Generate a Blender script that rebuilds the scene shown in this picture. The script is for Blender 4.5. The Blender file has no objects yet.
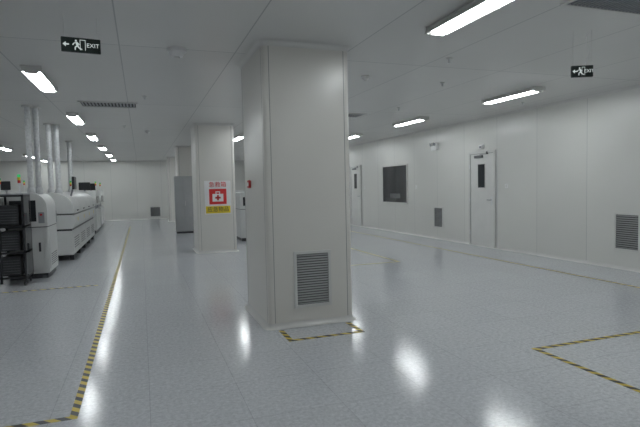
import bpy, bmesh, math, random
from mathutils import Vector, Matrix
random.seed(3)
sc=bpy.context.scene
sc.view_settings.view_transform='Standard'
CH=2.87      # ceiling height
WX=7.2       # right wall
WL=-8.0; WF=26.0; WN=-3.0

# ------------------------------------------------------------ materials
def new_mat(name,col,rough=0.4,metal=0.0,spec=0.5,var=0.04,vscale=3.0,bump=0.0,bscale=40):
    m=bpy.data.materials.new(name); m.use_nodes=True
    nt=m.node_tree; b=nt.nodes['Principled BSDF']
    b.inputs['Roughness'].default_value=rough; b.inputs['Metallic'].default_value=metal
    b.inputs['Specular IOR Level'].default_value=spec
    tc=nt.nodes.new('ShaderNodeTexCoord'); n=nt.nodes.new('ShaderNodeTexNoise'); n.inputs['Scale'].default_value=vscale
    n.inputs['Detail'].default_value=3
    nt.links.new(tc.outputs['Object'],n.inputs['Vector'])
    r=nt.nodes.new('ShaderNodeValToRGB')
    r.color_ramp.elements[0].position=0.3; r.color_ramp.elements[1].position=0.7
    r.color_ramp.elements[0].color=[c*(1-var) for c in col]+[1]
    r.color_ramp.elements[1].color=[min(1,c*(1+var)) for c in col]+[1]
    nt.links.new(n.outputs['Fac'],r.inputs['Fac']); nt.links.new(r.outputs['Color'],b.inputs['Base Color'])
    if bump>0:
        n2=nt.nodes.new('ShaderNodeTexNoise'); n2.inputs['Scale'].default_value=bscale
        nt.links.new(tc.outputs['Object'],n2.inputs['Vector'])
        bp=nt.nodes.new('ShaderNodeBump'); bp.inputs['Strength'].default_value=bump; bp.inputs['Distance'].default_value=0.01
        nt.links.new(n2.outputs['Fac'],bp.inputs['Height']); nt.links.new(bp.outputs['Normal'],b.inputs['Normal'])
    return m
def emi_mat(name,col,s):
    m=bpy.data.materials.new(name); m.use_nodes=True; nt=m.node_tree
    nt.nodes.remove(nt.nodes['Principled BSDF'])
    e=nt.nodes.new('ShaderNodeEmission'); e.inputs['Color'].default_value=(*col,1); e.inputs['Strength'].default_value=s
    nt.links.new(e.outputs[0],nt.nodes['Material Output'].inputs['Surface']); return m
def mth(nt,op,a,b=None,c=None):
    n=nt.nodes.new('ShaderNodeMath'); n.operation=op
    for i,v in enumerate((a,b,c)):
        if v is None: continue
        if isinstance(v,(int,float)): n.inputs[i].default_value=v
        else: nt.links.new(v,n.inputs[i])
    return n.outputs[0]
def seam_mat(name,col,seamcol,axes,rough,bumpd=0.15):
    """panel material with straight seams. axes: list of (axis idx, spacing, offset, halfwidth)"""
    m=new_mat(name,col,rough,var=0.02,vscale=0.6); nt=m.node_tree; b=nt.nodes['Principled BSDF']
    src=b.inputs['Base Color'].links[0].from_socket
    g=nt.nodes.new('ShaderNodeNewGeometry'); s=nt.nodes.new('ShaderNodeSeparateXYZ'); nt.links.new(g.outputs['Position'],s.inputs[0])
    tot=None; idtot=None
    for ax,sp,of,hw in axes:
        v=mth(nt,'DIVIDE',mth(nt,'ADD',s.outputs[ax],of+100*sp),sp)
        f=mth(nt,'FRACT',v)
        d=mth(nt,'ABSOLUTE',mth(nt,'SUBTRACT',f,0.5))
        l=mth(nt,'GREATER_THAN',d,0.5-hw/sp)
        tot=l if tot is None else mth(nt,'MAXIMUM',tot,l)
        fl=mth(nt,'FLOOR',v); idtot=fl if idtot is None else mth(nt,'ADD',mth(nt,'MULTIPLY',idtot,7.3),fl)
    wn=nt.nodes.new('ShaderNodeTexWhiteNoise'); wn.noise_dimensions='1D'; nt.links.new(idtot,wn.inputs['W'])
    hs=nt.nodes.new('ShaderNodeHueSaturation'); nt.links.new(src,hs.inputs['Color'])
    nt.links.new(mth(nt,'ADD',mth(nt,'MULTIPLY',wn.outputs['Value'],0.04),0.98),hs.inputs['Value'])
    mx=nt.nodes.new('ShaderNodeMix'); mx.data_type='RGBA'
    nt.links.new(tot,mx.inputs['Factor']); nt.links.new(hs.outputs[0],mx.inputs['A']); mx.inputs['B'].default_value=(*seamcol,1)
    nt.links.new(mx.outputs['Result'],b.inputs['Base Color'])
    return m

M_wall=seam_mat('wall_panel',(0.69,0.69,0.66),(0.50,0.51,0.50),[(1,1.15,0.35,0.005)],0.28)
M_wallx=seam_mat('wall_panel_x',(0.70,0.70,0.67),(0.50,0.51,0.50),[(0,1.15,0.2,0.005)],0.28)
M_ceil=seam_mat('ceiling_panel',(0.68,0.68,0.665),(0.42,0.43,0.43),[(0,1.15,0.15,0.006),(1,3.6,-1.8,0.007)],0.33)
M_col=new_mat('column_panel',(0.71,0.695,0.655),0.28,var=0.015,vscale=1.0)
M_trim=new_mat('aluminium_trim',(0.66,0.66,0.64),0.3,metal=0.1)
M_seam=new_mat('seam_shadow',(0.32,0.32,0.31),0.6)
M_white=new_mat('white_enamel',(0.70,0.70,0.68),0.3)
M_mach=new_mat('machine_white',(0.64,0.65,0.64),0.35)
M_grey=new_mat('machine_grey',(0.30,0.31,0.33),0.45)
M_dgrey=new_mat('slot_grey',(0.10,0.105,0.11),0.45)
M_dark=new_mat('dark_plastic',(0.03,0.032,0.036),0.35)
M_black=new_mat('black_frame',(0.018,0.019,0.022),0.4)
M_glassd=new_mat('dark_glass',(0.03,0.034,0.038),0.06,spec=0.8)
M_grille=new_mat('grille_grey',(0.20,0.205,0.21),0.45,metal=0.3)
M_slot=new_mat('grille_dark',(0.03,0.03,0.03),0.7)
M_steel=new_mat('galvanised_duct',(0.72,0.73,0.74),0.3,metal=0.35,var=0.12,vscale=25)
M_red=new_mat('red_paint',(0.62,0.03,0.03),0.4)
M_yel=new_mat('yellow_paint',(0.80,0.62,0.03),0.4)
M_wht=new_mat('sign_white',(0.85,0.85,0.85),0.4)
M_signd=new_mat('sign_dark',(0.012,0.02,0.018),0.3)
M_cab=new_mat('cabinet_grey',(0.36,0.37,0.375),0.4)
M_green=emi_mat('signal_green',(0.1,0.9,0.3),0.5)
M_tube=emi_mat('fluorescent_tube',(0.93,0.98,1.0),42)
M_exitw=emi_mat('exit_white',(0.8,0.9,0.88),0.6)

# floor
M_floor=new_mat('conductive_vinyl_tile',(0.5,0.53,0.57),0.14,spec=0.5)
nt=M_floor.node_tree; b=nt.nodes['Principled BSDF']
g=nt.nodes.new('ShaderNodeNewGeometry')
n1=nt.nodes.new('ShaderNodeTexNoise'); n1.inputs['Scale'].default_value=34; n1.inputs['Detail'].default_value=6; n1.inputs['Roughness'].default_value=0.8
nt.links.new(g.outputs['Position'],n1.inputs['Vector'])
r1=nt.nodes.new('ShaderNodeValToRGB'); r1.color_ramp.elements[0].position=0.38; r1.color_ramp.elements[1].position=0.62
r1.color_ramp.elements[0].color=(0.50,0.52,0.55,1); r1.color_ramp.elements[1].color=(0.71,0.73,0.76,1)
nt.links.new(n1.outputs['Fac'],r1.inputs['Fac'])
br=nt.nodes.new('ShaderNodeTexBrick'); br.offset=0; br.squash=1
br.inputs['Scale'].default_value=1; br.inputs['Brick Width'].default_value=0.6; br.inputs['Row Height'].default_value=0.6
br.inputs['Mortar Size'].default_value=0.003; br.inputs['Mortar Smooth'].default_value=0.3
br.inputs['Color1'].default_value=(0.965,0.965,0.965,1); br.inputs['Color2'].default_value=(1,1,1,1); br.inputs['Mortar'].default_value=(0.76,0.76,0.78,1)
nt.links.new(g.outputs['Position'],br.inputs['Vector'])
mx=nt.nodes.new('ShaderNodeMix'); mx.data_type='RGBA'; mx.blend_type='MULTIPLY'; mx.inputs['Factor'].default_value=1
nt.links.new(r1.outputs[0],mx.inputs['A']); nt.links.new(br.outputs['Color'],mx.inputs['B'])
nt.links.new(mx.outputs['Result'],b.inputs['Base Color'])
n3=nt.nodes.new('ShaderNodeTexNoise'); n3.inputs['Scale'].default_value=18; n3.inputs['Detail'].default_value=4
nt.links.new(g.outputs['Position'],n3.inputs['Vector'])
bp=nt.nodes.new('ShaderNodeBump'); bp.inputs['Strength'].default_value=0.3; bp.inputs['Distance'].default_value=0.003
nt.links.new(n3.outputs['Fac'],bp.inputs['Height']); nt.links.new(bp.outputs['Normal'],b.inputs['Normal'])

# hazard tape
M_tape=new_mat('hazard_tape',(0.7,0.55,0.03),0.4)
nt=M_tape.node_tree; b=nt.nodes['Principled BSDF']
g=nt.nodes.new('ShaderNodeNewGeometry'); s=nt.nodes.new('ShaderNodeSeparateXYZ'); nt.links.new(g.outputs['Position'],s.inputs[0])
st=mth(nt,'GREATER_THAN',mth(nt,'FRACT',mth(nt,'DIVIDE',mth(nt,'ADD',mth(nt,'ADD',s.outputs[0],s.outputs[1]),100),0.12)),0.5)
mx=nt.nodes.new('ShaderNodeMix'); mx.data_type='RGBA'; nt.links.new(st,mx.inputs['Factor'])
mx.inputs['A'].default_value=(0.62,0.47,0.05,1); mx.inputs['B'].default_value=(0.03,0.03,0.03,1)
nt.links.new(mx.outputs['Result'],b.inputs['Base Color'])
M_ytape=new_mat('yellow_tape',(0.50,0.44,0.17),0.4)

# ------------------------------------------------------------ mesh helpers
def link(o,parent=None):
    sc.collection.objects.link(o)
    if parent is not None: o.parent=parent
    return o
def empty(name,loc,rz=0):
    e=bpy.data.objects.new(name,None); e.empty_display_size=0.1; e.location=loc; e.rotation_euler=(0,0,rz); sc.collection.objects.link(e); return e
def finish(bm,name,mat,parent,smooth=False,loc=None):
    bmesh.ops.recalc_face_normals(bm,faces=bm.faces)
    me=bpy.data.meshes.new(name); bm.to_mesh(me); bm.free(); me.materials.append(mat)
    if smooth:
        for p in me.polygons: p.use_smooth=True
        try: me.set_sharp_from_angle(angle=math.radians(35))
        except Exception: pass
    o=bpy.data.objects.new(name,me)
    if loc is not None: o.location=loc
    return link(o,parent)
def addbox(bm,x0,x1,y0,y1,z0,z1,bev=0):
    r=bmesh.ops.create_cube(bm,size=1)
    vs=r['verts']
    for v in vs: v.co=Vector(((x0+x1)/2+v.co.x*(x1-x0),(y0+y1)/2+v.co.y*(y1-y0),(z0+z1)/2+v.co.z*(z1-z0)))
    if bev>0:
        es=list({e for v in vs for e in v.link_edges})
        bmesh.ops.bevel(bm,geom=es,offset=bev,segments=2,affect='EDGES')
def box(name,x0,x1,y0,y1,z0,z1,mat,parent=None,bev=0):
    bm=bmesh.new(); addbox(bm,x0,x1,y0,y1,z0,z1,bev); return finish(bm,name,mat,parent)
def boxes(name,L,mat,parent=None,bev=0):
    bm=bmesh.new()
    for b_ in L: addbox(bm,*b_,bev)
    return finish(bm,name,mat,parent)
def prism(name,prof,axis,a0,a1,mat,parent=None,smooth=False):
    """prof: 2D pts; axis 0: pts are (y,z); 1: (x,z); 2: (x,y)"""
    bm=bmesh.new(); n=len(prof)
    def P(p,a): return (a,p[0],p[1]) if axis==0 else ((p[0],a,p[1]) if axis==1 else (p[0],p[1],a))
    A=[bm.verts.new(P(p,a0)) for p in prof]; B=[bm.verts.new(P(p,a1)) for p in prof]
    bm.faces.new(A); bm.faces.new(B[::-1])
    for i in range(n): bm.faces.new((A[i],A[(i+1)%n],B[(i+1)%n],B[i]))
    return finish(bm,name,mat,parent,smooth)
def addcyl(bm,p0,p1,r,seg=16,r2=None):
    p0=Vector(p0); p1=Vector(p1); d=p1-p0
    mtx=Matrix.Translation((p0+p1)/2)@d.to_track_quat('Z','Y').to_matrix().to_4x4()
    bmesh.ops.create_cone(bm,cap_ends=True,segments=seg,radius1=r,radius2=r if r2 is None else r2,depth=d.length,matrix=mtx)
def cyl(name,p0,p1,r,mat,parent=None,seg=16,r2=None):
    bm=bmesh.new(); addcyl(bm,p0,p1,r,seg,r2); return finish(bm,name,mat,parent,True)
def text(name,body,size,mat,parent,loc,rot):
    c=bpy.data.curves.new(name,'FONT'); c.body=body; c.size=size; c.align_x='CENTER'; c.align_y='CENTER'; c.extrude=0.001
    c.materials.append(mat); o=bpy.data.objects.new(name,c); o.location=loc; o.rotation_euler=rot; return link(o,parent)

# ------------------------------------------------------------ room shell
T=0.15
box('floor',WL-T,WX+T,WN-T,WF+T,-T,0,M_floor)
box('ceiling',WL-T,WX+T,WN-T,WF+T,CH,CH+T,M_ceil)
box('wall_right',WX,WX+T,WN-T,WF+T,0,CH,M_wall)
box('wall_left',WL-T,WL,WN-T,WF+T,0,CH,M_wall)
box('wall_far',WL,WX,WF,WF+T,0,CH,M_wallx)
box('wall_near',WL,WX,WN-T,WN,0,CH,M_wallx)
def cove(r,n=5):   # profile going (out from wall, z)
    return [(0,0)]+[(r*(1-math.sin(a)),r*(1-math.cos(a))) for a in [i*math.pi/2/n for i in range(n+1)]]
cp=cove(0.05)
prism('baseboard_right',[(WX-p[0],p[1]) for p in cp],1,WN,WF,M_trim,None,True)
prism('trim_1',[(WX-p[0],CH-p[1]) for p in cp],1,WN,WF,M_trim,None,True)
prism('baseboard_far',[(WF-p[0],p[1]) for p in cp],0,WL,WX,M_trim,None,True)
prism('trim_2',[(WF-p[0],CH-p[1]) for p in cp],0,WL,WX,M_trim,None,True)
prism('baseboard_left',[(WL+p[0],p[1]) for p in cp],1,WN,WF,M_trim,None,True)

# ------------------------------------------------------------ grille (local: face toward -Y, centre origin)
def grille(name,loc,w,h,rz,louv=16,parent=None):
    e=empty(name,loc,rz)
    if parent: e.parent=parent
    f=0.028
    boxes('frame',[(-w/2,w/2,-0.018,0,h/2-f,h/2),(-w/2,w/2,-0.018,0,-h/2,-h/2+f),(-w/2,-w/2+f,-0.018,0,-h/2+f,h/2-f),(w/2-f,w/2,-0.018,0,-h/2+f,h/2-f)],M_trim,e)
    box('backing',-w/2+f,w/2-f,-0.004,0,-h/2+f,h/2-f,M_slot,e)
    bm=bmesh.new(); ih=h-2*f
    for i in range(louv):
        z=-ih/2+ih*(i+0.5)/louv; t=ih/louv
        vs=[bm.verts.new(p) for p in [(-w/2+f,-0.016,z-t*0.35),(w/2-f,-0.016,z-t*0.35),(w/2-f,-0.005,z+t*0.25),(-w/2+f,-0.005,z+t*0.25)]]
        bm.faces.new(vs)
    finish(bm,'louvres',M_grille,e)
    return e

# ------------------------------------------------------------ columns
def column(x0,x1,y0,y1):
    cx,cy=(x0+x1)/2,(y0+y1)/2; a=(x1-x0)/2; c=(y1-y0)/2
    e=empty('column',(cx,cy,0))
    R=0.045
    prof=[]
    for sx,sy,st in [(1,1,0),(-1,1,90),(-1,-1,180),(1,-1,270)]:
        for i in range(6):
            t=math.radians(st+i*18); prof.append((sx*(a-R)+R*math.cos(t),sy*(c-R)+R*math.sin(t)))
    prism('panel_body',prof,2,0,CH,M_col,e,True)
    # corner trim strips, slightly proud
    bm=bmesh.new()
    for sx in(1,-1):
        for sy in(1,-1):
            addbox(bm,min(sx*(a-0.068),sx*(a-0.061)),max(sx*(a-0.068),sx*(a-0.061)),min(sy*c,sy*(c+0.001)),max(sy*c,sy*(c+0.001)),0.05,CH-0.05)
            addbox(bm,min(sx*a,sx*(a+0.001)),max(sx*a,sx*(a+0.001)),min(sy*(c-0.068),sy*(c-0.061)),max(sy*(c-0.068),sy*(c-0.061)),0.05,CH-0.05)
    finish(bm,'panel_seams',M_seam,e)
    # base and top coves
    def ring(name,z0,z1,o0,o1):
        bm=bmesh.new()
        def loop(o,z):
            k=[]
            for sx,sy,st in [(1,1,0),(-1,1,90),(-1,-1,180),(1,-1,270)]:
                for i in range(5):
                    t=math.radians(st+i*22.5); rr=R+o
                    k.append(bm.verts.new((sx*(a-R)+rr*math.cos(t),sy*(c-R)+rr*math.sin(t),z)))
            return k
        prev=None; N=5
        for j in range(N+1):
            t=j/N; s=math.sin(t*math.pi/2)
            o=o0+(o1-o0)*(1-math.cos(t*math.pi/2)); z=z0+(z1-z0)*s
            cur=loop(o,z)
            if prev:
                for i in range(len(cur)): bm.faces.new((prev[i],prev[(i+1)%len(cur)],cur[(i+1)%len(cur)],cur[i]))
            prev=cur
        finish(bm,name,M_trim,e,True)
    ring('base_cove',0.055,0.002,0.002,0.05)
    ring('top_cove',CH-0.055,CH-0.002,0.002,0.05)
    return e
CX0,CX1=1.16,2.08
cols=[]
column(CX0,CX1,4.85,5.95)
column(1.15,2.0,11.25,12.3); column(1.15,2.0,17.2,18.2); column(1.15,2.0,23,24)
grille('column_air_vent',(1.63,4.849,0.48),0.40,0.58,0,20)
# switch on left face of first column
e=empty('fire_alarm_button',(CX0,5.60,1.47))
box('plate',-0.02,0,-0.06,0.06,-0.045,0.045,M_red,e,0.006)
cyl('button',(-0.02,0,0),(-0.03,0,0),0.022,M_wht,e)

# ------------------------------------------------------------ first-aid sign on 2nd column
e=empty('first_aid_sign',(1.60,11.249,1.23))
box('board',-0.29,0.29,-0.012,0,-0.37,0.37,M_wht,e,0.004)
box('red_panel',-0.19,0.19,-0.015,-0.012,-0.15,0.19,M_red,e)
boxes('kit_icon',[(-0.12,0.12,-0.018,-0.015,-0.09,0.08),(-0.05,-0.03,-0.018,-0.015,0.08,0.12),(0.03,0.05,-0.018,-0.015,0.08,0.12),(-0.05,0.05,-0.018,-0.015,0.115,0.135)],M_wht,e)
boxes('cross_icon',[(-0.02,0.02,-0.02,-0.018,-0.065,0.055),(-0.06,0.06,-0.02,-0.018,-0.025,0.015)],M_red,e)
box('yellow_strip',-0.27,0.27,-0.015,-0.012,-0.35,-0.19,M_yel,e)
text('title_text','急救箱',0.13,M_red,e,(0,-0.014,0.28),(math.pi/2,0,0))
text('strip_text','应急物品',0.12,M_dark,e,(0,-0.017,-0.27),(math.pi/2,0,0))

# grey cabinet by 3rd column
e=empty('electrical_cabinet',(1.30,16.9,0))
box('body',-0.28,0.28,-0.18,0.17,0.06,1.85,M_cab,e,0.01)
box('plinth',-0.26,0.26,-0.16,0.16,0,0.06,M_dark,e)
boxes('door_leaves',[(-0.26,-0.005,-0.195,-0.18,0.1,1.81),(0.005,0.26,-0.195,-0.18,0.1,1.81)],M_cab,e,0.004)
box('handle',0.02,0.04,-0.215,-0.195,0.9,1.05,M_trim,e)

# ------------------------------------------------------------ fluorescent lights
def fixture(x,y):
    e=empty('fluorescent_ceiling_light',(x,y,CH))
    L=0.61; W=0.108; D=0.065
    # open tray: back plate, flared sides, end caps
    prof=[(-0.085,0),(0.085,0),(0.085,-0.02),(W,-D),(W-0.010,-D),(0.074,-0.03),(-0.074,-0.03),(-W+0.010,-D),(-W,-D),(-0.085,-0.02)]
    prism('reflector_tray',prof,1,-L,L,M_white,e)
    boxes('end_caps',[(-W,W,-L-0.02,-L,-D,0),(-W,W,L,L+0.02,-D,0)],M_white,e)
    bm=bmesh.new()
    for sx in(-0.048,0.048): addcyl(bm,(sx,-L+0.03,-0.060),(sx,L-0.03,-0.060),0.014,10)
    finish(bm,'tubes',M_tube,e,True)
    boxes('lamp_holders',[(-0.068,0.068,-L,-L+0.03,-0.08,-0.03),(-0.068,0.068,L-0.03,L,-0.08,-0.03)],M_white,e)
for y in (0,3.6,7.15,10.75,14.3,17.8,21.3,24.6): fixture(-1.13,y)  # fixtures nearest the camera are out of view, added for lighting
for y in (0,3.45,7.2,10.75,14.0,17.8,21.3,24.6): fixture(2.62,y)  # first one unseen, row extended past the camera to light the room
for y in (-0.2,3.2,6.72,10.0,13.4,17,20.5): fixture(5.75,y)  # first two also unseen, added to carry light to the near end
for y in (8,13,18.2,22,25): fixture(-4.0,y)

# ------------------------------------------------------------ right wall: doors, window, vents (built in local coords, face -Y, rotated so -Y -> -X)
RZ=-math.pi/2
def door(name,yc,w=0.82,h=2.08):
    e=empty(name,(WX,yc,0),RZ)   # local x -> -Y world ; local -y -> -X world
    f=0.05
    boxes('frame',[(-w/2-f,-w/2,-0.04,0,0,h+f),(w/2,w/2+f,-0.04,0,0,h+f),(-w/2,w/2,-0.04,0,h,h+f)],M_trim,e,0.004)
    box('leaf',-w/2+0.006,w/2-0.006,-0.022,0,0.012,h-0.006,M_white,e)
    boxes('gap_shadow',[(-w/2,-w/2+0.01,-0.024,0,0,h),(w/2-0.01,w/2,-0.024,0,0,h),(-w/2,w/2,-0.024,0,h-0.01,h)],M_seam,e)
    box('vision_glass',-0.13,0.11,-0.026,-0.02,1.32,1.84,M_glassd,e)
    boxes('vision_frame',[(-0.15,-0.13,-0.03,-0.02,1.30,1.86),(0.11,0.13,-0.03,-0.02,1.30,1.86),(-0.13,0.11,-0.03,-0.02,1.30,1.32),(-0.13,0.11,-0.03,-0.02,1.84,1.86)],M_trim,e)
    box('handle_plate',0.31,0.36,-0.032,-0.022,0.93,1.12,M_steel,e,0.003)
    cyl('handle_lever',(0.335,-0.06,1.05),(0.22,-0.06,1.05),0.009,M_grey,e,10)
    cyl('handle_stem',(0.335,-0.022,1.05),(0.335,-0.065,1.05),0.009,M_grey,e,10)
    box('closer_body',-0.22,0.05,-0.07,-0.022,h-0.10,h-0.04,M_grille,e,0.005)
    boxes('closer_arm',[(-0.02,0.22,-0.065,-0.05,h-0.03,h-0.02),(0.20,0.22,-0.065,-0.02,h-0.03,h+0.03)],M_grille,e)
    boxes('hinges',[(-w/2-0.012,-w/2+0.012,-0.05,-0.035,z,z+0.1) for z in (0.25,1.0,1.75)],M_steel,e)
door('door_1',9.33)
door('door_2',16.3)
for yc in (9.33,):
    e=empty('door_interlock_light',(WX,yc,2.22),RZ)
    box('housing',-0.07,0.07,-0.06,0,-0.04,0.05,M_wht,e,0.01)
    cyl('lens',(0.0,-0.06,0.0),(0,-0.075,0),0.025,M_grey,e)
e=empty('window_1',(WX,13.45,1.44),RZ)
w,h=1.5,1.08
box('glass',-w/2,w/2,-0.01,0,-h/2,h/2,M_glassd,e)
boxes('frame',[(-w/2-0.04,-w/2,-0.03,0,-h/2-0.04,h/2+0.04),(w/2,w/2+0.04,-0.03,0,-h/2-0.04,h/2+0.04),(-w/2,w/2,-0.03,0,-h/2-0.04,-h/2),(-w/2,w/2,-0.03,0,h/2,h/2+0.04)],M_trim,e,0.003)
box('notice',-0.3,0.35,-0.013,-0.01,-0.42,-0.28,M_dgrey,e)
grille('wall_air_vent',(WX,11.1,0.56),0.42,0.54,RZ,16)
grille('wall_air_vent',(WX,5.78,0.60),0.45,0.60,RZ,16)
grille('wall_air_vent',(0.62,WF,0.35),0.5,0.5,0,12)
# twin-head emergency light
e=empty('emergency_light',(WX,11.2,2.36),RZ)
box('battery_box',-0.13,0.13,-0.07,0,-0.07,0.05,M_wht,e,0.01)
for s_ in (-0.08,0.08):
    cyl('lamp_head',(s_,-0.03,0.09),(s_*1.15,-0.11,0.075),0.035,M_wht,e,16,0.048)
    cyl('lamp_lens',(s_*1.15,-0.11,0.075),(s_*1.17,-0.118,0.073),0.044,M_grey,e)
# small switches
for yy in (8.55,15.6,12.2):
    e=empty('wall_switch',(WX,yy,1.35),RZ)
    box('plate',-0.043,0.043,-0.01,0,-0.043,0.043,M_wht,e,0.003); box('rocker',-0.02,0.02,-0.014,-0.01,-0.03,0.03,M_white,e)

# ------------------------------------------------------------ exit signs
def exit_sign(x,y,z,w,rz,asp=0.40):
    e=empty('exit_sign',(x,y,z),rz)
    h=w*asp
    box('panel',-w/2,w/2,-0.012,0.012,-h/2,h/2,M_signd,e,0.003)
    for fy in (-0.013,):
        boxes('door_icon',[(-w*0.03,-w*0.015,fy-0.001,fy,-h*.35,h*.35),(w*0.10,w*0.115,fy-0.001,fy,-h*.35,h*.35),(-w*0.03,w*0.115,fy-0.001,fy,h*.33,h*.37)],M_exitw,e)
        # running figure
        bm=bmesh.new()
        def limb(a,b_,r):
            a=Vector((a[0]*h,fy,a[1]*h)); b_=Vector((b_[0]*h,fy,b_[1]*h)); d=(b_-a).normalized(); n=Vector((-d.z,0,d.x))*r*h
            off=Vector((-w*0.11,0,0))
            bm.faces.new([bm.verts.new(p+off+Vector((0,-0.0015,0))) for p in (a+n,b_+n,b_-n,a-n)])
        limb((0,.18),(0.06,-.08),.07); limb((0,.16),(-.2,.08),.03); limb((-.2,.08),(-.24,-.04),.03)
        limb((0.02,.16),(.18,.02),.03); limb((.06,-.08),(-.1,-.16),.04); limb((-.1,-.16),(-.1,-.36),.035)
        limb((.06,-.08),(.16,-.22),.04); limb((.16,-.22),(.34,-.3),.035); limb((-.04,.33),(-.04,.21),.06)
        finish(bm,'running_figure',M_exitw,e)
        bm=bmesh.new(); x0=-w*0.46
        def poly(pts): bm.faces.new([bm.verts.new((p[0],fy-0.0015,p[1])) for p in pts])
        poly([(x0,0),(x0+.2*h,.18*h),(x0+.2*h,-.18*h)]); poly([(x0+.2*h,.05*h),(x0+.4*h,.05*h),(x0+.4*h,-.05*h),(x0+.2*h,-.05*h)])
        finish(bm,'arrow',M_exitw,e)
        text('exit_text','EXIT',h*0.40,M_exitw,e,(w*0.30,fy-0.001,0),(math.pi/2,0,0))
    bm=bmesh.new()
    for sx in(-w*.42,w*.42): addcyl(bm,(sx,0,h/2),(sx,0,CH-z-0.001),0.002,6)
    finish(bm,'suspension_rods',M_trim,e)
    return e
exit_sign(-0.42,4.6,2.63,0.295,0.1,0.40)
exit_sign(4.05,3.75,2.48,0.20,-0.45,0.55)
# hanging cable by second sign
c=bpy.data.curves.new('hanging_cable','CURVE'); c.dimensions='3D'; c.bevel_depth=0.003
sp=c.splines.new('BEZIER'); pts=[(4.18,3.8,CH),(4.1,3.75,2.78),(4.16,3.78,2.66),(4.1,3.76,2.54)]
sp.bezier_points.add(3)
for bpnt,p in zip(sp.bezier_points,pts): bpnt.co=p; bpnt.handle_left_type=bpnt.handle_right_type='AUTO'
c.materials.append(M_wht); link(bpy.data.objects.new('hanging_cable',c))

# ------------------------------------------------------------ ceiling items
def smoke(x,y,k=1.0):
    e=empty('smoke_detector',(x,y,CH-0.001))
    cyl('base',(0,0,0),(0,0,-0.02*k),0.06*k,M_wht,e,24); cyl('head',(0,0,-0.02*k),(0,0,-0.05*k),0.05*k,M_wht,e,24,0.035*k)
    cyl('sensor_cap',(0,0,-0.05*k),(0,0,-0.06*k),0.02*k,M_white,e,16)
smoke(0.40,5.4,1.6); smoke(2.85,6.1); smoke(3.6,9.6); smoke(0.2,13)
def sprinkler(x,y):
    e=empty('sprinkler_head',(x,y,CH-0.001))
    cyl('escutcheon',(0,0,0),(0,0,-0.01),0.035,M_trim,e); cyl('stem',(0,0,-0.01),(0,0,-0.05),0.01,M_steel,e,8); cyl('deflector',(0,0,-0.05),(0,0,-0.054),0.022,M_steel,e,12)
for p in [(4.1,6.2),(3.4,5.0),(4.6,8.4),(0.1,8.2),(-0.3,12),(6.6,7.4),(3.9,12)]: sprinkler(*p)
def diffuser(name,x,y,w,l,n):
    e=empty(name,(x,y,CH))
    f=0.03
    boxes('frame',[(-w/2,w/2,-l/2,-l/2+f,-0.015,0),(-w/2,w/2,l/2-f,l/2,-0.015,0),(-w/2,-w/2+f,-l/2+f,l/2-f,-0.015,0),(w/2-f,w/2,-l/2+f,l/2-f,-0.015,0)],M_trim,e)
    box('backing',-w/2+f,w/2-f,-l/2+f,l/2-f,-0.003,0,M_slot,e)
    boxes('slats',[(-w/2+f+(w-2*f)*(i+.2)/n,-w/2+f+(w-2*f)*(i+.75)/n,-l/2+f,l/2-f,-0.010,-0.004) for i in range(n)],M_grey,e)
diffuser('ceiling_return_grille',3.75,3.0,0.95,0.5,22)
diffuser('ceiling_return_grille',-0.45,9.1,0.9,0.5,16)
diffuser('ceiling_return_grille',3.9,9.5,0.9,0.5,16)

# ------------------------------------------------------------ floor tape
TW=0.05
def tape(name,segs,mat=M_tape,w=TW):
    bm=bmesh.new()
    for (x0,y0,x1,y1) in segs:
        if x0==x1: addbox(bm,x0-w/2,x0+w/2,min(y0,y1)-w/2,max(y0,y1)+w/2,0.0,0.0012)
        else: addbox(bm,min(x0,x1)-w/2,max(x0,x1)+w/2,y0-w/2,y0+w/2,0.0,0.0014)
    finish(bm,name,mat,None)
tape('hazard_floor_tape',[(-0.46,3.45,-0.46,21.0),(-4.0,3.45,-0.46,3.45)])
tape('hazard_floor_tape',[(1.26,4.42,1.26,4.75),(1.26,4.42,1.98,4.42),(1.98,4.42,1.98,4.75)])
tape('hazard_floor_tape',[(3.12,3.35,3.12,1.5),(3.12,3.35,6.0,3.35)])
tape('hazard_floor_tape',[(6.15,4.1,6.15,15.5),(6.15,4.1,6.9,4.1)])
tape('aisle_floor_tape',[(4.45,8.2,4.45,13),(2.4,8.2,4.45,8.2)],M_ytape)
tape('hazard_floor_tape',[(-4.0,8.25,-0.7,8.25)])

# ------------------------------------------------------------ machines on the left
def signal_tower(e,x,y,z):
    cyl('tower_pole',(x,y,z),(x,y,z+0.18),0.012,M_steel,e,8)
    cyl('tower_red',(x,y,z+0.18),(x,y,z+0.23),0.025,M_red,e,12)
    cyl('tower_amber',(x,y,z+0.23),(x,y,z+0.28),0.025,M_yel,e,12)
    cyl('tower_green',(x,y,z+0.28),(x,y,z+0.33),0.025,M_green,e,12)
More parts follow.
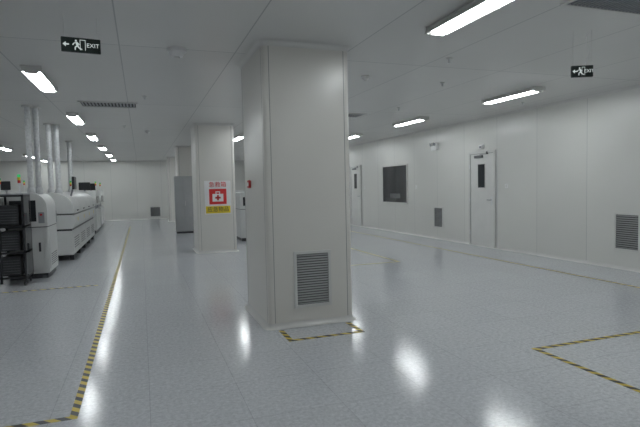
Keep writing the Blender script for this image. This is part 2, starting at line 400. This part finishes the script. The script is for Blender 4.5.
# black magazine rack
e=empty('magazine_rack',(-2.06,8.95,0))
W2,D2,H2=0.36,0.25,1.40
bm=bmesh.new()
for sx in(-W2,0,W2-0.03):
    for sy in(-D2,D2-0.03): addbox(bm,sx,sx+0.03,sy,sy+0.03,0.05,H2)
for z in (0.12,0.5,0.9,H2-0.03):
    addbox(bm,-W2,W2,-D2,-D2+0.03,z,z+0.03); addbox(bm,-W2,W2,D2-0.03,D2,z,z+0.03)
    addbox(bm,-W2,-W2+0.03,-D2,D2,z,z+0.03); addbox(bm,W2-0.03,W2,-D2,D2,z,z+0.03)
finish(bm,'frame',M_black,e)
boxes('magazines',[(-W2+0.05+i*0.33,-W2+0.05+i*0.33+0.26,-D2+0.04,D2-0.04,z,z+0.3) for i in range(2) for z in (0.16,0.54,0.94)],M_dark,e,0.01)
boxes('slots',[(-W2+0.07+i*0.33,-W2+0.29+i*0.33,-D2+0.035,-D2+0.04,z+k*0.04,z+k*0.04+0.008) for i in range(2) for z in (0.19,0.57,0.97) for k in range(6)],M_dgrey,e)
box('side_panel',W2-0.004,W2,-D2+0.03,D2-0.03,0.15,H2-0.03,M_glassd,e)
bm=bmesh.new()
for sx in(-W2+.04,W2-.04):
    for sy in(-D2+.04,D2-.04): addcyl(bm,(sx-.012,sy,0.03),(sx+.012,sy,0.03),0.03,12)
finish(bm,'castors',M_dark,e,True)
box('top_tray',-W2,W2,-D2,D2,H2,H2+0.02,M_grey,e)

# white loader cabinet
def cabinet(name,x,y,W,D,H):
    e=empty(name,(x,y,0))
    box('base_plinth',-W/2+0.03,W/2-0.03,-D/2+0.03,D/2-0.03,0,0.08,M_dark,e)
    box('lower_body',-W/2,W/2,-D/2,D/2,0.08,0.85,M_mach,e,0.012)
    # sloped console top with rounded nose on +X side
    prof=[(-W/2,0.86),(W/2,0.86),(W/2+0.0,1.0)]+[(W/2-0.22+0.22*math.cos(t),H-0.25+0.25*math.sin(t)) for t in [i*math.pi/12 for i in range(7)]]+[(-W/2,H)]
    prism('upper_hood',prof,1,-D/2,D/2,M_mach,e,True)
    boxes('seams',[(-W/2,W/2+0.002,-D/2-0.002,D/2+0.002,0.85,0.862)],M_dark,e)
    box('front_door',-W/2+0.06,W/2-0.06,-D/2-0.012,-D/2,0.14,0.80,M_mach,e,0.006)
    box('door_handle',W/2-0.14,W/2-0.11,-D/2-0.03,-D/2-0.012,0.45,0.6,M_dark,e)
    box('side_door',W/2,W/2+0.012,-D/2+0.06,D/2-0.06,0.14,0.80,M_mach,e,0.005)
    boxes('side_vents',[(W/2+0.012,W/2+0.015,-D/2+0.15,D/2-0.15,0.2+k*0.035,0.212+k*0.035) for k in range(6)],M_dark,e)
    box('window_panel',-W/2+0.08,W/2-0.16,-D/2-0.006,-D/2,0.95,H-0.12,M_glassd,e)
    box('control_panel',W/2-0.13,W/2-0.04,-D/2-0.015,-D/2,0.92,1.1,M_grey,e,0.004)
    cyl('stop_button',(W/2-0.085,-D/2-0.015,1.06),(W/2-0.085,-D/2-0.035,1.06),0.018,M_red,e)
    return e
e=cabinet('board_loader_machine',-1.80,9.80,0.62,0.9,1.42)
signal_tower(e,-0.2,0.2,1.42)
# reflow oven
def oven(name,x,y,W,L,H,nseg):
    e=empty(name,(x,y,0))
    boxes('legs',[(sx-0.04,sx+0.04,yy-0.04,yy+0.04,0,0.12) for sx in(-W/2+0.1,W/2-0.1) for yy in [-L/2+0.2+i*(L-0.4)/4 for i in range(5)]],M_dark,e)
    # skirt panels
    n=nseg
    boxes('skirt_panels',[(-W/2+0.04,W/2-0.04,-L/2+i*L/n+0.006,-L/2+(i+1)*L/n-0.006,0.12,0.62) for i in range(n)],M_mach,e,0.01)
    box('core',-W/2+0.06,W/2-0.06,-L/2+0.02,L/2-0.02,0.12,0.95,M_dark,e)
    # mid body overhanging
    prof=[(-W/2,0.66),(W/2-0.06,0.66),(W/2,0.74),(W/2,0.95),(-W/2,0.95)]
    prism('mid_body',prof,1,-L/2,L/2,M_mach,e)
    # curved lid
    for i in range(n):
        y0=-L/2+i*L/n+0.008; y1=-L/2+(i+1)*L/n-0.008
        pr=[(-W/2,0.975),(W/2,0.975)]+[(W/2*math.cos(t)**0.7 if math.cos(t)>0 else -W/2*abs(math.cos(t))**0.7,0.98+(H-0.98)*math.sin(t)**0.8) for t in [math.radians(a_) for a_ in range(8,173,12)]]
        prism('lid_%d'%(i+1),pr,1,y0,y1,M_mach,e,True)
        box('lid_handle_%d'%(i+1),W/2-0.02,W/2+0.015,(y0+y1)/2-0.12,(y0+y1)/2+0.12,1.02,1.04,M_dark,e)
        boxes('skirt_vent_%d'%(i+1),[(W/2-0.04,W/2-0.036,y0+0.2,y1-0.2,0.25+k*0.05,0.265+k*0.05) for k in range(5)],M_dark,e)
    boxes('warning_labels',[(W/2,W/2+0.002,-L/2+(i+0.5)*L/n-0.04,-L/2+(i+0.5)*L/n+0.04,0.80,0.88) for i in range(n)],M_yel,e)
    box('entry_tunnel',-0.25,0.25,-L/2-0.12,-L/2,0.80,1.06,M_grey,e,0.01)
    box('tunnel_mouth',-0.2,0.2,-L/2-0.123,-L/2-0.12,0.86,1.0,M_slot,e)
    box('conveyor',-0.18,0.18,-L/2-0.45,-L/2-0.12,0.88,0.93,M_steel,e)
    boxes('conveyor_legs',[(-0.15,-0.11,-L/2-0.42,-L/2-0.38,0,0.88),(0.11,0.15,-L/2-0.42,-L/2-0.38,0,0.88)],M_grey,e)
    box('monitor',W/2-0.1,W/2-0.05,-L/2+0.7,-L/2+1.1,H+0.06,H+0.34,M_dark,e,0.01)
    cyl('monitor_arm',(W/2-0.16,-L/2+0.9,H-0.12),(W/2-0.08,-L/2+0.9,H+0.2),0.018,M_grey,e,8)
    signal_tower(e,0,L/2-0.5,H-0.01)
    return e
oven('reflow_oven',-1.90,13.95,1.15,5.0,1.42,4)
# farther machines
def mounter(x,y,W,D,H):
    e=empty('pick_and_place_machine',(x,y,0))
    box('base',-W/2+0.05,W/2-0.05,-D/2+0.05,D/2-0.05,0,0.1,M_dark,e)
    box('lower_body',-W/2,W/2,-D/2,D/2,0.1,0.8,M_mach,e,0.02)
    box('feeder_bay',-W/2+0.1,W/2-0.1,-D/2-0.12,D/2+0.0,0.8,0.95,M_grey,e,0.01)
    prof=[(-D/2,0.95),(D/2,0.95),(D/2,H-0.05),(D/2-0.1,H),(-D/2+0.3,H),(-D/2,H-0.3)]
    prism('cover',prof,0,-W/2,W/2,M_mach,e)
    box('cover_window',-W/2+0.15,W/2-0.15,-D/2-0.008,-D/2,1.0,H-0.34,M_glassd,e)
    box('cover_window_side',W/2,W/2+0.008,-D/2+0.35,D/2-0.2,1.02,H-0.2,M_glassd,e)
    boxes('feeders',[(-W/2+0.15+i*0.09,-W/2+0.2+i*0.09,-D/2-0.25,-D/2-0.1,0.75,0.9) for i in range(int((W-0.3)/0.09))],M_grey,e)
    box('monitor',W/2-0.5,W/2-0.15,-D/2-0.06,-D/2-0.02,H+0.02,H+0.28,M_dark,e,0.01)
    box('monitor_stand',W/2-0.35,W/2-0.3,-D/2-0.03,-D/2+0.33,H-0.02,H+0.1,M_grey,e)
    signal_tower(e,W/2-0.1,D/2-0.15,H)
mounter(-4.3,12.2,1.6,1.7,1.5)
mounter(-4.3,15.0,1.6,1.7,1.5)
mounter(-4.3,18.0,1.6,1.7,1.5)
mounter(-1.95,19.2,1.0,1.6,1.45)
mounter(-2.0,22.0,1.0,1.6,1.45)
# machine behind first column on the right side
e=cabinet('test_machine',2.95,13.9,0.95,1.2,1.3)
e=cabinet('test_machine',2.95,16.3,0.95,1.4,1.35)

# exhaust ducts (ribbed spiral pipe)
def duct(x,y,z0,r):
    e=empty('exhaust_duct',(x,y,0))
    bm=bmesh.new(); seg=20; n=int((CH-z0)/0.03); prev=None
    for j in range(n+1):
        z=z0+(CH-z0)*j/n; rr=r+(0.005 if j%3==0 else 0)
        cur=[bm.verts.new((rr*math.cos(2*math.pi*i/seg),rr*math.sin(2*math.pi*i/seg),z)) for i in range(seg)]
        if prev:
            for i in range(seg): bm.faces.new((prev[i],prev[(i+1)%seg],cur[(i+1)%seg],cur[i]))
        prev=cur
    finish(bm,'spiral_pipe',M_steel,e,True)
    cyl('base_collar',(0,0,z0-0.02),(0,0,z0+0.08),r+0.02,M_steel,e,20)
    cyl('ceiling_collar',(0,0,CH-0.03),(0,0,CH-0.001),r+0.04,M_trim,e,20)
duct(-1.73,9.5,1.42,0.042); duct(-1.63,9.6,1.42,0.042)
duct(-1.80,11.95,1.40,0.05); duct(-1.66,12.0,1.39,0.05)
duct(-1.9,16.0,1.42,0.06)
# ------------------------------------------------------------ world + camera
w=bpy.data.worlds.new('World'); sc.world=w; w.use_nodes=True
w.node_tree.nodes['Background'].inputs[0].default_value=(0.5,0.55,0.6,1); w.node_tree.nodes['Background'].inputs[1].default_value=0.05
F=500.0; yaw=math.atan(178/F); pit=math.atan(27.3/F); rol=0.022; H=1.43
fwd=Vector((math.sin(yaw)*math.cos(pit),math.cos(yaw)*math.cos(pit),-math.sin(pit)))
r=Vector((math.cos(yaw),-math.sin(yaw),0)); u=r.cross(fwd)
r2=r*math.cos(rol)-u*math.sin(rol); u2=u*math.cos(rol)+r*math.sin(rol)
cam=bpy.data.cameras.new('camera'); cam.sensor_width=36; cam.lens=36*F/640
co=bpy.data.objects.new('camera',cam)
m=Matrix((r2,u2,-fwd)).transposed().to_4x4(); m.translation=(0,0,H); co.matrix_world=m
sc.collection.objects.link(co); sc.camera=co
